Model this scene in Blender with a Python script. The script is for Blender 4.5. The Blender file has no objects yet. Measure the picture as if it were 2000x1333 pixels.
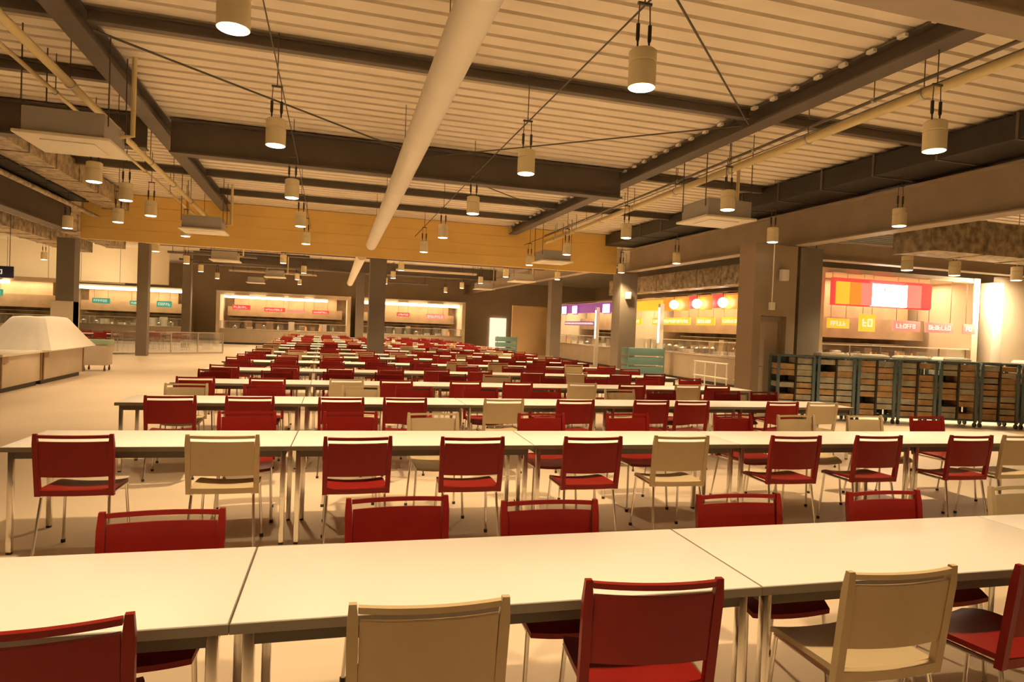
import bpy, bmesh, math, random
from mathutils import Vector, Matrix
random.seed(7)
S = bpy.context.scene
COL = S.collection
PI = math.pi

# ------------------------------------------------------------------ materials
def mat(name, c, rough=.5, metal=0.0, var=0.0, scale=6.0, emit=None, es=0.0, bump=0.0, bscale=40.0, spec=None, alpha=None, trans=None):
    m = bpy.data.materials.new(name); m.use_nodes = True
    nt = m.node_tree; b = nt.nodes['Principled BSDF']
    b.inputs['Base Color'].default_value = (*c, 1); b.inputs['Roughness'].default_value = rough
    b.inputs['Metallic'].default_value = metal
    if spec is not None: b.inputs['Specular IOR Level'].default_value = spec
    tc = nt.nodes.new('ShaderNodeTexCoord')
    if var > 0:
        n = nt.nodes.new('ShaderNodeTexNoise'); n.inputs['Scale'].default_value = scale; n.inputs['Detail'].default_value = 3
        r = nt.nodes.new('ShaderNodeValToRGB')
        r.color_ramp.elements[0].position = .3; r.color_ramp.elements[1].position = .7
        r.color_ramp.elements[0].color = (*[x*(1-var) for x in c], 1)
        r.color_ramp.elements[1].color = (*[min(1, x*(1+var)) for x in c], 1)
        nt.links.new(tc.outputs['Object'], n.inputs['Vector']); nt.links.new(n.outputs['Fac'], r.inputs['Fac'])
        nt.links.new(r.outputs['Color'], b.inputs['Base Color'])
    if bump > 0:
        n2 = nt.nodes.new('ShaderNodeTexNoise'); n2.inputs['Scale'].default_value = bscale
        bp = nt.nodes.new('ShaderNodeBump'); bp.inputs['Strength'].default_value = bump; bp.inputs['Distance'].default_value = .02
        nt.links.new(tc.outputs['Object'], n2.inputs['Vector']); nt.links.new(n2.outputs['Fac'], bp.inputs['Height'])
        nt.links.new(bp.outputs['Normal'], b.inputs['Normal'])
    if emit is not None:
        b.inputs['Emission Color'].default_value = (*emit, 1); b.inputs['Emission Strength'].default_value = es
    if trans is not None:
        b.inputs['Transmission Weight'].default_value = trans
    if alpha is not None:
        b.inputs['Alpha'].default_value = alpha
    return m

M = {}
M['floor'] = mat('floor_vinyl', (.66, .545, .42), .42, var=.05, scale=.7)
M['deck'] = mat('roof_deck_paint', (.88, .79, .64), .7, var=.04, scale=1.2)
M['mustard'] = mat('mustard_paint', (.86, .58, .17), .6, var=.04, scale=.8)
M['wall'] = mat('tan_wall_paint', (.62, .50, .36), .7, var=.05, scale=1)
M['wall2'] = mat('beige_wall_paint', (.72, .60, .44), .7, var=.04, scale=1)
M['girder'] = mat('dark_girder_paint', (.125, .10, .08), .55, var=.1, scale=2)
M['tanbeam'] = mat('tan_beam_paint', (.40, .32, .23), .55, var=.06, scale=2)
M['column'] = mat('column_paint', (.20, .165, .125), .5, var=.06, scale=2)
M['duct'] = mat('white_duct_fabric', (.86, .80, .68), .75, var=.02, scale=3)
M['pipe'] = mat('yellow_pipe_paint', (.72, .60, .30), .45)
M['steel'] = mat('brushed_steel', (.55, .52, .47), .3, 1.0)
M['chrome'] = mat('chrome_tube', (.75, .72, .66), .22, 1.0)
M['dark'] = mat('dark_metal', (.04, .035, .03), .5)
M['cable'] = mat('dark_cable', (.10, .085, .06), .6)
M['top'] = mat('white_laminate', (.80, .775, .76), .38, var=.012, scale=1.5)
M['edge'] = mat('table_edge_band', (.20, .165, .12), .5)
M['apron'] = mat('table_apron', (.11, .09, .07), .5)
M['red'] = mat('burgundy_plastic', (.23, .011, .008), .42, var=.05, scale=9, spec=.22)
M['beige'] = mat('beige_plastic', (.52, .41, .25), .45, var=.03, scale=9, spec=.25)
M['white'] = mat('white_enamel', (.85, .80, .68), .4)
M['shade'] = mat('lamp_shade_enamel', (.82, .72, .46), .45)
M['lens'] = mat('lamp_lens', (1, .95, .85), .4, emit=(1, .88, .66), es=7)
M['cream'] = mat('cream_paint', (.86, .74, .55), .7, var=.03, scale=1)
M['mustard2'] = mat('ochre_paint', (.70, .50, .24), .6, var=.04, scale=1)
M['pier'] = mat('pier_paint', (.36, .275, .18), .6, var=.05, scale=1)
M['acbody'] = mat('ac_body_grey', (.42, .40, .36), .5)
M['acpanel'] = mat('ac_panel_cream', (.85, .78, .62), .5)
M['darkduct'] = mat('dark_duct', (.035, .03, .025), .6)
M['foil'] = mat('foil_insulation', (.36, .29, .19), .5, var=.55, scale=7, bump=.7, bscale=14)
M['blue'] = mat('blue_grey_frame', (.10, .15, .17), .45)
M['tray'] = mat('brown_tray', (.40, .25, .12), .5, var=.3, scale=5)
M['tray2'] = mat('grey_green_tray', (.36, .34, .26), .5, var=.3, scale=5)
M['cloth'] = mat('white_cover_cloth', (.85, .80, .74), .8, bump=.4, bscale=5)
M['counter'] = mat('counter_beige_panel', (.60, .50, .38), .45, var=.05, scale=2)
M['ctop'] = mat('counter_steel_top', (.70, .66, .58), .25, .9)
M['brown'] = mat('brown_panel', (.34, .22, .12), .55, var=.15, scale=2)
M['kitchen'] = mat('kitchen_back_wall', (.40, .27, .14), .55, var=.45, scale=1.6)
M['glass'] = mat('clear_glass', (.9, .95, .92), .05, trans=.9, alpha=.35)
M['strip'] = mat('light_strip', (1, .95, .8), .5, emit=(1, .84, .55), es=6)
M['doorlit'] = mat('lit_door_glass', (.9, .85, .75), .4, emit=(1, .85, .6), es=.9)
M['signred'] = mat('red_sign', (.75, .06, .06), .5, emit=(1, .09, .07), es=.55)
M['signgreen'] = mat('green_sign', (.08, .42, .28), .5, emit=(.12, .65, .42), es=.3)
M['signyellow'] = mat('yellow_sign', (.85, .55, .04), .5, emit=(1, .58, .05), es=.6)
M['signorange'] = mat('orange_sign', (.85, .28, .04), .5, emit=(1, .26, .03), es=.7)
M['signpurple'] = mat('purple_sign', (.30, .10, .30), .5, emit=(.55, .15, .55), es=.3)
M['signpink'] = mat('pink_red_sign', (.85, .22, .18), .5, emit=(1, .26, .2), es=.7)
M['signlit'] = mat('lit_sign_white', (1, .95, .9), .5, emit=(1, .90, .70), es=9)
M['pinklit'] = mat('lit_sign_pinkish', (1, .85, .95), .5, emit=(1, .75, .95), es=2.5)
M['letter'] = mat('sign_letter_white', (.9, .88, .82), .5, emit=(1, .9, .75), es=.5)
M['navy'] = mat('navy_sign', (.03, .03, .09), .5)
M['teal'] = mat('teal_crate', (.14, .26, .24), .5)
M['greenp'] = mat('pale_green_plastic', (.38, .50, .34), .5)

# ------------------------------------------------------------------ mesh helpers
def bx(bm, x0, x1, y0, y1, z0, z1, bev=0.0):
    v = [bm.verts.new(p) for p in ((x0,y0,z0),(x1,y0,z0),(x1,y1,z0),(x0,y1,z0),(x0,y0,z1),(x1,y0,z1),(x1,y1,z1),(x0,y1,z1))]
    fs = [bm.faces.new([v[i] for i in f]) for f in ((3,2,1,0),(4,5,6,7),(0,1,5,4),(1,2,6,5),(2,3,7,6),(3,0,4,7))]
    if bev > 0:
        es = list({e for f in fs for e in f.edges})
        bmesh.ops.bevel(bm, geom=es, offset=bev, segments=2, affect='EDGES', profile=.5)

def tube(bm, pts, r, n=8, cap=True):
    pts = [Vector(p) for p in pts]
    rr = r if isinstance(r, (list, tuple)) else [r]*len(pts)
    rings = []
    t0 = (pts[1]-pts[0]).normalized()
    up = Vector((0,0,1)) if abs(t0.z) < .9 else Vector((1,0,0))
    u = t0.cross(up).normalized()
    for i, p in enumerate(pts):
        a = pts[max(0, i-1)]; b = pts[min(len(pts)-1, i+1)]
        t = (b-a).normalized()
        u = (u - t*u.dot(t)).normalized(); w = t.cross(u)
        rings.append([bm.verts.new(p + rr[i]*(math.cos(2*PI*k/n)*u + math.sin(2*PI*k/n)*w)) for k in range(n)])
    for i in range(len(rings)-1):
        for k in range(n):
            bm.faces.new((rings[i][k], rings[i][(k+1) % n], rings[i+1][(k+1) % n], rings[i+1][k]))
    if cap:
        bm.faces.new(rings[0][::-1]); bm.faces.new(rings[-1])

def lathe(bm, prof, n=24):
    rings = [[bm.verts.new((r*math.cos(2*PI*k/n), r*math.sin(2*PI*k/n), z)) for k in range(n)] for r, z in prof]
    for i in range(len(rings)-1):
        for k in range(n):
            bm.faces.new((rings[i][k], rings[i][(k+1) % n], rings[i+1][(k+1) % n], rings[i+1][k]))
    bm.faces.new(rings[0][::-1]); bm.faces.new(rings[-1])

def grid_solid(bm, fn, nu, nv, th):
    """a curved sheet with thickness; fn(u,v) -> (point, normal)"""
    A = [[None]*(nv+1) for _ in range(nu+1)]; B = [[None]*(nv+1) for _ in range(nu+1)]
    for i in range(nu+1):
        for j in range(nv+1):
            p, n = fn(i/nu, j/nv); p = Vector(p); n = Vector(n).normalized()
            A[i][j] = bm.verts.new(p+n*th/2); B[i][j] = bm.verts.new(p-n*th/2)
    for i in range(nu):
        for j in range(nv):
            bm.faces.new((A[i][j], A[i+1][j], A[i+1][j+1], A[i][j+1]))
            bm.faces.new((B[i][j+1], B[i+1][j+1], B[i+1][j], B[i][j]))
    for i in range(nu):
        bm.faces.new((A[i+1][0], A[i][0], B[i][0], B[i+1][0])); bm.faces.new((A[i][nv], A[i+1][nv], B[i+1][nv], B[i][nv]))
    for j in range(nv):
        bm.faces.new((A[0][j], A[0][j+1], B[0][j+1], B[0][j])); bm.faces.new((A[nu][j+1], A[nu][j], B[nu][j], B[nu][j+1]))

def smooth(me, deg=35):
    for p in me.polygons: p.use_smooth = True
    try: me.set_sharp_from_angle(angle=math.radians(deg))
    except Exception: pass

def obj(name, bm, m, parent=None, sm=True):
    bmesh.ops.recalc_face_normals(bm, faces=bm.faces)
    me = bpy.data.meshes.new(name); bm.to_mesh(me); bm.free()
    for mm in (m if isinstance(m, (list, tuple)) else [m]): me.materials.append(mm)
    if sm: smooth(me)
    o = bpy.data.objects.new(name, me); COL.objects.link(o)
    if parent is not None: o.parent = parent
    return o

def tag(o, label, cat, group=None):
    o['label'] = label; o['category'] = cat
    if group: o['group'] = group
    return o

def thing(name, label, cat, loc=(0,0,0), rz=0.0, group=None):
    o = bpy.data.objects.new(name, None); COL.objects.link(o)
    o.empty_display_size = .1
    o.location = loc; o.rotation_euler = (0,0,rz)
    return tag(o, label, cat, group)

def struct(name, bm, m):
    o = obj(name, bm, m, sm=False); o['kind'] = 'structure'; return o

def dup(root, loc, rz, label, group=None, swap=None):
    def one(o, parent):
        c = o.copy(); COL.objects.link(c)
        if parent is not None: c.parent = parent
        if swap and c.type == 'MESH' and c.data.name in swap: c.data = swap[c.data.name]
        for ch in list(o.children):
            if ch.type != 'LIGHT': one(ch, c)
        return c
    r = one(root, None); r.location = loc; r.rotation_euler = (0,0,rz); r['label'] = label
    if group: r['group'] = group
    return r

def part(name, m, parent, *boxes, bev=0.0, sm=True):
    bm = bmesh.new()
    for b in boxes: bx(bm, *b, bev=bev)
    return obj(name, bm, m, parent, sm)

ORD = ['zeroth','first','second','third','fourth','fifth','sixth','seventh','eighth','ninth','tenth','eleventh','twelfth','thirteenth','fourteenth','fifteenth','sixteenth','seventeenth','eighteenth','nineteenth','twentieth']

# ------------------------------------------------------------------ setting
bm = bmesh.new(); bx(bm, -20, 20, -7, 46, -.2, 0); struct('floor', bm, M['floor'])
# ribbed roof deck
bm = bmesh.new()
DZ = 4.86; P = .29
prof = []
y = -7.0
while y < 46:
    prof += [(y, DZ), (y+.17, DZ), (y+.18, DZ+.012), (y+P-.05, DZ+.012), (y+P-.044, DZ+.075), (y+P-.014, DZ+.075)]
    y += P
lo = [[bm.verts.new((x, a, b)) for (a, b) in prof] for x in (-20, 20)]
for i in range(len(prof)-1):
    bm.faces.new((lo[0][i], lo[1][i], lo[1][i+1], lo[0][i+1]))
bx(bm, -20, 20, -7, 46.5, 4.95, 5.05)
struct('ceiling', bm, M['deck'])
bm = bmesh.new(); bx(bm, -20.2, -20, -7, 46, 0, 5); struct('wall_left', bm, M['wall'])
bm = bmesh.new(); bx(bm, 20, 20.2, -7, 46, 0, 5); struct('wall_right', bm, M['wall'])
bm = bmesh.new(); bx(bm, -20, 20, -7.2, -7, 0, 5); struct('wall_rear', bm, M['girder'])
bm = bmesh.new(); bx(bm, -20, 20, 46, 46.2, 0, 5); struct('wall_far', bm, M['wall'])
# mustard bulkhead across the hall
bm = bmesh.new()
for k in range(4): bx(bm, -6.15, 9.55, 20.3, 20.45, 3.58+.318*k, 3.58+.318*(k+1)-.006)
bx(bm, -6.14, 9.54, 20.32, 20.44, 3.59, 4.85)
struct('wall_bulkhead', bm, M['mustard'])
# left bulkhead far back
bm = bmesh.new(); bx(bm, -19.9, -7.2, 36.6, 36.8, 3.1, 4.86); struct('wall_bulkhead_left', bm, M['cream'])
# pier with a door beside the right column
bm = bmesh.new(); bx(bm, 8.82, 9.02, 11.95, 12.5, 0, 3.62); bx(bm, 9.66, 9.88, 11.95, 12.5, 0, 3.62); bx(bm, 9.02, 9.66, 11.95, 12.5, 2.1, 3.62); bx(bm, 9.02, 9.66, 12.3, 12.5, 0, 2.1)
struct('wall_pier', bm, M['pier'])
bm = bmesh.new(); bx(bm, 9.025, 9.655, 12.18, 12.24, .005, 2.0); d = struct('door_1', bm, M['wall'])
part('door_frame', M['tanbeam'], d, (9.02, 9.66, 12.1, 12.18, 2.0, 2.095), (9.02, 9.05, 12.1, 12.18, 0, 2.0), (9.63, 9.66, 12.1, 12.18, 0, 2.0))
part('door_handle', M['steel'], d, (9.10, 9.22, 12.10, 12.12, 1.0, 1.02), (9.10, 9.12, 12.12, 12.18, 1.0, 1.02))
bm = bmesh.new(); bx(bm, 18.3, 20, 13.9, 14.1, 0, 3.6); struct('wall_partition_right', bm, M['wall2'])
# partitions at the far right
bm = bmesh.new(); bx(bm, 10.9, 13.6, 36.9, 37.1, 0, 2.95); struct('wall_partition', bm, M['mustard2'])

# ------------------------------------------------------------------ columns
def h_column(x, y, h, label, s=.62, cladding=None):
    t = thing('steel_column', label, 'column', (x, y, 0), 0, 'steel columns'); t['kind'] = 'structure'
    part('flange', M['column'], t, (-s/2, s/2, -s/2, -s/2+.04, 0, h))
    part('flange', M['column'], t, (-s/2, s/2, s/2-.04, s/2, 0, h))
    part('web', M['column'], t, (-.14, .14, -s/2+.04, s/2-.04, 0, h))
    part('cover_plate', M['column'], t, (-s/2, -s/2+.12, -s/2+.04, s/2-.04, 0, h), (s/2-.12, s/2, -s/2+.04, s/2-.04, 0, h))
    if cladding: part('base_cladding', M['wall2'], t, (-.31, .21, -.24, .30, 0, cladding), bev=.01)
    return t
h_column(-6.49, 20.55, 3.57, 'dark steel column at the left rising from beige cladding behind the salad bars', .42, cladding=1.88)
h_column(1.75, 20.82, 3.58, 'dark steel column in the middle of the tables under the mustard bulkhead', .48)
h_column(10.0, 20.5, 3.62, 'dark steel column at the right end of the mustard bulkhead')
h_column(10.3, 12.3, 3.62, 'dark steel column right of the grey door and pier', .58)
h_column(-6.45, 28.5, 4.8, 'thin looking grey column on the open floor beside the left aisle', .38)
h_column(10.4, 28.5, 4.8, 'slim column between the purple lit stall and the tan partition', .5)
h_column(-6.3, 36.5, 4.8, 'farthest column on the left near the red sign stall', .4)
h_column(2.2, 36.7, 4.8, 'slim column just left of the middle column far back', .42)

# ------------------------------------------------------------------ roof steel
def ibeam(name, label, cat, axis, a0, a1, c, z0, z1, w, m, group, clips=0):
    """I section running along axis from a0 to a1 centred on c"""
    t = thing(name, label, cat, (0,0,0), 0, group); t['kind'] = 'structure'
    def b(lo, hi, za, zb):
        return (a0, a1, c+lo, c+hi, za, zb) if axis == 'x' else (c+lo, c+hi, a0, a1, za, zb)
    part('top_flange', m, t, b(-w/2, w/2, z1-.025, z1))
    part('bottom_flange', m, t, b(-w/2, w/2, z0, z0+.025))
    part('web', m, t, b(-.02, .02, z0+.025, z1-.025))
    if clips:
        for k in range(clips):
            yy = a0 + (k+.5)*(a1-a0)/clips
            part('deck_clip', M['white'], t, (c-w/2-.05, c-w/2, yy-.05, yy+.05, z1-.05, z1-.012))
    return t
GR, BR = 'dark roof girders', 'dark roof beams'
ibeam('roof_girder', 'deep dark girder crossing the ceiling in the middle of the photo', 'girder', 'x', -2.4, 5.7, 12.1, 4.27, 4.83, .26, M['girder'], GR)
ibeam('roof_girder', 'deep girder nearest the camera at the top right corner', 'girder', 'x', -2.4, 12, 3.9, 4.12, 4.83, .30, M['tanbeam'], GR)
ibeam('roof_girder', 'dark girder behind the near ceiling cassette at upper left', 'girder', 'x', -11, -2.75, 12.1, 4.3, 4.83, .26, M['girder'], GR)
ibeam('roof_beam', 'dark beam with white deck clips slanting from the top right', 'beam', 'y', 4.1, 20.25, 5.88, 4.60, 4.84, .26, M['girder'], BR, clips=40)
ibeam('roof_beam', 'dark beam slanting down from the top left corner to the girder', 'beam', 'y', 4.1, 20.25, -2.57, 4.60, 4.84, .24, M['girder'], BR)
ibeam('roof_beam', 'tan deep edge beam over the right columns and food stalls', 'beam', 'y', 4.2, 20.1, 9.95, 3.64, 4.38, .34, M['tanbeam'], 'tan edge beams')
ibeam('roof_beam', 'tan edge beam far back right over the purple lit stall', 'beam', 'y', 20.9, 45.9, 10.0, 3.9, 4.5, .34, M['tanbeam'], 'tan edge beams')
ibeam('roof_beam', 'dark edge beam over the left columns at the left edge', 'beam', 'y', 4.2, 20.25, -6.4, 3.72, 4.45, .34, M['girder'], 'tan edge beams')
ibeam('roof_beam', 'tan cross beam running right from the pier above the red sign', 'beam', 'x', 10.65, 18.5, 12.3, 3.42, 3.85, .3, M['tanbeam'], 'tan edge beams')
PU = 'thin ceiling purlins'
pl = [(-2.44, 5.74, 8.1, 'thin dark purlin crossing the near half of the ceiling'),
      (-2.44, 5.74, 15.95, 'thin purlin just behind the dark middle girder'),
      (-2.44, 5.74, 18.1, 'thin purlin nearest the mustard bulkhead'),
      (6.02, 9.7, 8.1, 'short purlin right of the clipped beam behind the yellow pipe'),
      (6.02, 9.7, 15.95, 'short purlin far right of the clipped beam'),
      (6.02, 9.7, 12.1, 'short thicker purlin right of the middle girder end'),
      (-6.2, -2.7, 8.1, 'short purlin at the upper left crossing the tan pipe'),
      (-6.2, -2.7, 10.1, 'short purlin at upper left between tan pipe and near cassette'),
      (-6.2, -2.7, 15.95, 'short purlin at left behind the near cassette')]
for a0, a1, c, lb in pl:
    ibeam('roof_purlin', lb, 'purlin', 'x', a0, a1, c, 4.70, 4.845, .11, M['girder'], PU)
# bracing rods in the roof plane
def rod(name, label, cat, pts, r, m, group=None, n=6):
    bm = bmesh.new(); tube(bm, pts, r, n); return tag(obj(name, bm, m), label, cat, group)
BG = 'diagonal roof bracing rods'
rod('bracing_rod', 'thin diagonal rod descending from top centre to the right clipped beam', 'rod', [(1.75,4.1,4.62),(5.72,8.05,4.62)], .013, M['cable'], BG)
rod('bracing_rod', 'thin diagonal rod from the left beam towards the middle girder', 'rod', [(-2.4,8.15,4.64),(1.7,11.95,4.64)], .013, M['cable'], BG)
rod('bracing_rod', 'faint diagonal rod from the girder middle to the right clipped beam', 'rod', [(1.75,11.95,4.64),(5.72,8.2,4.64)], .011, M['cable'], BG)
rod('bracing_rod', 'diagonal rod crossing behind the middle girder to the right', 'rod', [(1.75,12.3,4.64),(5.72,16.1,4.64)], .011, M['cable'], BG)

# ------------------------------------------------------------------ ducts, pipes
bm = bmesh.new(); tube(bm, [(.9,1.5,3.85),(1.0,5,3.85),(1.22,12,3.85),(1.42,19.4,3.85),(1.425,19.47,3.85),(1.43,19.5,3.85)], [.15,.15,.15,.15,.13,.08], 28)
d = tag(obj('fabric_air_duct', bm, M['duct']), 'long white round air duct running overhead down the hall', 'duct')
bm = bmesh.new(); tube(bm, [(1.35,22.5,3.85),(1.75,39.2,3.85),(1.76,39.3,3.85)], [.17,.17,.1], 20)
d2_ = tag(obj('fabric_air_duct', bm, M['duct']), 'short white duct end seen below the mustard bulkhead', 'duct')
def duct_hangers(d, pts):
    for x, y, z in pts:
        bm = bmesh.new(); tube(bm, [(x, y, z), (x, y, 4.87)], .005, 6); obj('hanger_wire', bm, M['cable'], d)
duct_hangers(d2_, [(1.4, 24.6, 4.0), (1.5, 28.7, 4.0), (1.6, 33, 4.0)])
duct_hangers(d, [(1.05, 5.9, 4.0), (1.16, 9.9, 4.0), (1.25, 13.4, 4.0), (1.35, 17, 4.0)])
def hung_pipe(label, p0, p1, r, m, hang):
    t = thing('ceiling_pipe', label, 'pipe', (0,0,0), 0, 'ceiling pipes')
    bm = bmesh.new(); tube(bm, [p0, p1], r, 12); obj('pipe_run', bm, m, t)
    for k in range(hang):
        f = (k+.5)/hang; q = Vector(p0).lerp(Vector(p1), f)
        bm = bmesh.new(); tube(bm, [(q.x, q.y, q.z+r), (q.x, q.y, 4.87)], .006, 6); obj('hanger_rod', bm, M['cable'], t)
        bm = bmesh.new(); tube(bm, [(q.x, q.y-.02, q.z), (q.x, q.y+.02, q.z)], r+.012, 12); obj('pipe_clamp', M and bm, M['steel'], t)
    return t
hung_pipe('yellow pipe slanting from upper right edge past the clipped beam', (6.30, 3, 4.42), (6.95, 20.1, 4.42), .06, M['pipe'], 9)
hung_pipe('thin dark conduit running just above the yellow pipe', (6.42, 3, 4.62), (6.90, 20.1, 4.62), .022, M['column'], 7)
hung_pipe('tan pipe slanting down from the upper left edge', (-2.85, 4, 4.30), (-2.95, 20.1, 4.30), .05, M['pipe'], 8)
hung_pipe('second thinner tan pipe at the upper left edge', (-3.25, 4, 4.38), (-3.3, 20.1, 4.38), .025, M['pipe'], 7)
hung_pipe('pipe along the dark edge beam at the far left', (-5.7, 4, 4.15), (-5.7, 20.1, 4.15), .05, M['foil'], 7)
def box_duct(label, x0,x1,y0,y1,z0,z1, m):
    t = thing('box_duct', label, 'duct', (0,0,0), 0, 'insulated box ducts')
    part('duct_body', m, t, (x0,x1,y0,y1,z0,z1), bev=.015)
    fm = M['girder'] if m is M['darkduct'] else M['foil']
    duct_hangers(t, [(x0+.05+(x1-x0-.1)*fx, y0+.3+(y1-y0-.6)*fy, z1-.01) for fx in (0, 1) for fy in (0, 1)])
    L = 'x' if x1-x0 > y1-y0 else 'y'
    n = max(2, int(max(x1-x0, y1-y0)/1.2))
    for k in range(n+1):
        if L == 'x':
            a = x0+(x1-x0)*k/n; part('duct_flange', fm, t, (a-.02, a+.02, y0-.015, y1+.015, z0-.015, z1+.015))
        else:
            a = y0+(y1-y0)*k/n; part('duct_flange', fm, t, (x0-.015, x1+.015, a-.02, a+.02, z0-.015, z1+.015))
box_duct('mottled foil wrapped box duct at the right edge', 10.85, 17.5, 9.6, 10.4, 3.38, 4.02, M['foil'])
box_duct('mottled box duct above the yellow lit stall', 11.5, 12.1, 14.6, 25, 3.14, 3.72, M['foil'])
box_duct('mottled box duct at the left edge under the roof', -8.6, -7.8, 13, 27, 3.75, 4.3, M['foil'])

box_duct('dark box duct above the tan edge beam on the right', 9.0, 10.75, 4.3, 20.0, 4.46, 4.80, M['darkduct'])
box_duct('dark box duct above the left edge beam', -6.72, -5.9, 4.3, 20.0, 4.52, 4.80, M['darkduct'])
box_duct('mottled foil duct along the far left beam, lower one', -7.35, -6.75, 6, 27, 3.95, 4.40, M['foil'])
box_duct('mottled foil duct along the far left, upper one', -5.55, -4.95, 6, 20, 4.38, 4.80, M['foil'])
def cassette(x, y, label):
    t = thing('air_conditioner_cassette', label, 'air conditioner', (x, y, 3.60), 0, 'ceiling air conditioner cassettes')
    part('panel', M['acpanel'], t, (-.49, .49, -.49, .49, 0, .04), bev=.012)
    part('body', M['acbody'], t, (-.42, .42, -.42, .42, .04, .33), bev=.015)
    part('intake_grille', M['white'], t, (-.28, .28, -.28, .28, -.012, 0), bev=.004)
    for sx in (-1, 1):
        for sy in (-1, 1):
            bm = bmesh.new(); tube(bm, [(sx*.44, sy*.36, .2), (sx*.44, sy*.36, 1.27)], .008, 6); obj('hanger_rod', bm, M['cable'], t)
    bm = bmesh.new(); tube(bm, [(.40, .2, .22), (.56, .2, .25), (.56, .2, .75), (.56, .2, 1.23)], .03, 8); obj('refrigerant_pipe', bm, M['pipe'], t)
cassette(-2.86, 9.2, 'large cream ceiling cassette at the left nearest the camera')
cassette(-2.62, 17.1, 'ceiling cassette at left hanging in front of the mustard bulkhead')
cassette(6.60, 10.1, 'cream ceiling cassette right of the middle under the yellow pipe')
cassette(6.62, 18.5, 'far ceiling cassette right of centre before the mustard bulkhead')

# ------------------------------------------------------------------ pendant lamps
LIGHTS = []
def make_pendant(top=1.265):
    t = thing('pendant_lamp', 'x', 'pendant lamp', (0,0,0), 0, 'cylindrical pendant lamps')
    bm = bmesh.new(); lathe(bm, [(.088,.01),(.108,0),(.11,.03),(.11,.185),(.104,.19),(.104,.198),(.11,.203),(.11,.285),(.09,.30),(.03,.305)], 28)
    obj('lamp_shade', bm, M['shade'], t)
    bm = bmesh.new(); lathe(bm, [(.085,-.008),(.098,-.004),(.10,.0)], 28); obj('lamp_lens', bm, M['lens'], t)
    for s in (-1, 1):
        bm = bmesh.new(); tube(bm, [(s*.05,0,.305),(s*.05,0,.36),(s*.052,0,.38),(s*.052,0,.50)], [.008,.008,.016,.016], 8); obj('turnbuckle', bm, M['dark'], t)
        bm = bmesh.new(); tube(bm, [(s*.052,0,.50),(s*.045,0,.66)], .005, 6); obj('hanger_wire', bm, M['cable'], t)
    bm = bmesh.new(); tube(bm, [(0,0,.66),(0,0,top)], .006, 6); bx(bm, -.06,.06,-.012,.012,.655,.675); obj('drop_rod', bm, M['cable'], t)
    return t
proto_p = make_pendant(); proto_q = make_pendant(.86); first_p = [True]; first_q = [True]
PZ = 3.58
LINES = [('second line from the left', [(-.61,4.9),(-.515,7.98),(-.455,11.27),(-.395,14.6),(-.34,17.9)]),
         ('middle line right of the duct', [(2.42,4.82),(2.47,8.02),(2.53,11.25),(2.63,14.65),(2.7,17.84)]),
         ('line beside the yellow pipe', [(5.92,5.25),(6.02,8.9),(6.07,12.5),(6.14,16.07),(6.2,19.4)]),
         ('rightmost line before the tan beam', [(9.26,8.8),(9.42,16.2),(9.5,19.8)]),
         ('leftmost overhead line', [(-3.29,11.4),(-3.26,13.0),(-3.25,14.75),(-3.19,18.05)])]
def lamp_light(x, y, e, cone=94):
    l = bpy.data.lights.new('pendant_light', 'SPOT'); l.energy = e; l.color = (1, .715, .385)
    l.spot_size = math.radians(cone); l.spot_blend = .85; l.shadow_soft_size = .09
    o = bpy.data.objects.new('pendant_light', l); COL.objects.link(o); o.location = (x, y, PZ-.02)
    return o
E0 = 470.0
def pendant(x, y, label, light=True, e=None, short=False):
    if first_p[0]:
        first_p[0] = False; t = proto_p; t.location = (x, y, PZ); t['label'] = label
    elif short and first_q[0]:
        first_q[0] = False; t = proto_q; t.location = (x, y, PZ); t['label'] = label
    else:
        t = dup(proto_q if short else proto_p, (x, y, PZ), 0, label)
    if light:
        o = lamp_light(0, 0, (e or E0)*(1.0 if x < -8 else .42 if x < -3 else 1.5 if y > 22 else 1), 150 if x < -6.5 or y > 22 else 125 if y > 17 else 100); o.parent = t; o.location = (0, 0, -.03)
for nm, ps in LINES:
    for i, (x, yy) in enumerate(ps):
        pendant(x, yy, 'white cylinder pendant lamp, %s from the front in the %s' % (ORD[i+1], nm), short=x > 8)
# lamps past the bulkhead and over the side aisles
far_l = [(-4.2, 16.2), (-5.75, 18.1), (-9.5, 17.5), (-9.3, 21.5), (-4.9, 23), (-4.8, 27.5), (-1.2, 24.5), (-.6, 29), (2.9, 24.5), (3.1, 29), (3.2, 33.5), (6.9, 24.5), (7.0, 29), (7.1, 33.5), (-10.5, 25), (-10.3, 30), (-1, 34), (-1, 38.5), (3.3, 38.5), (-5, 32), (-5, 37), (7.2, 38.5), (8.9, 24.2)]
pendant(8.83, 11.45, 'white cylinder pendant lamp hanging right before the pier with the grey door', light=False)
for i, (x, y) in enumerate(far_l):
    side = 'left' if x < -3.5 else ('right' if x > 5 else 'middle')
    pendant(x, y, 'small distant pendant lamp past the bulkhead, %s of those at the %s' % (ORD[1+sum(1 for a in far_l[:i] if ('left' if a[0] < -3.5 else ('right' if a[0] > 5 else 'middle')) == side)], side), e=E0*1.0)
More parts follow.
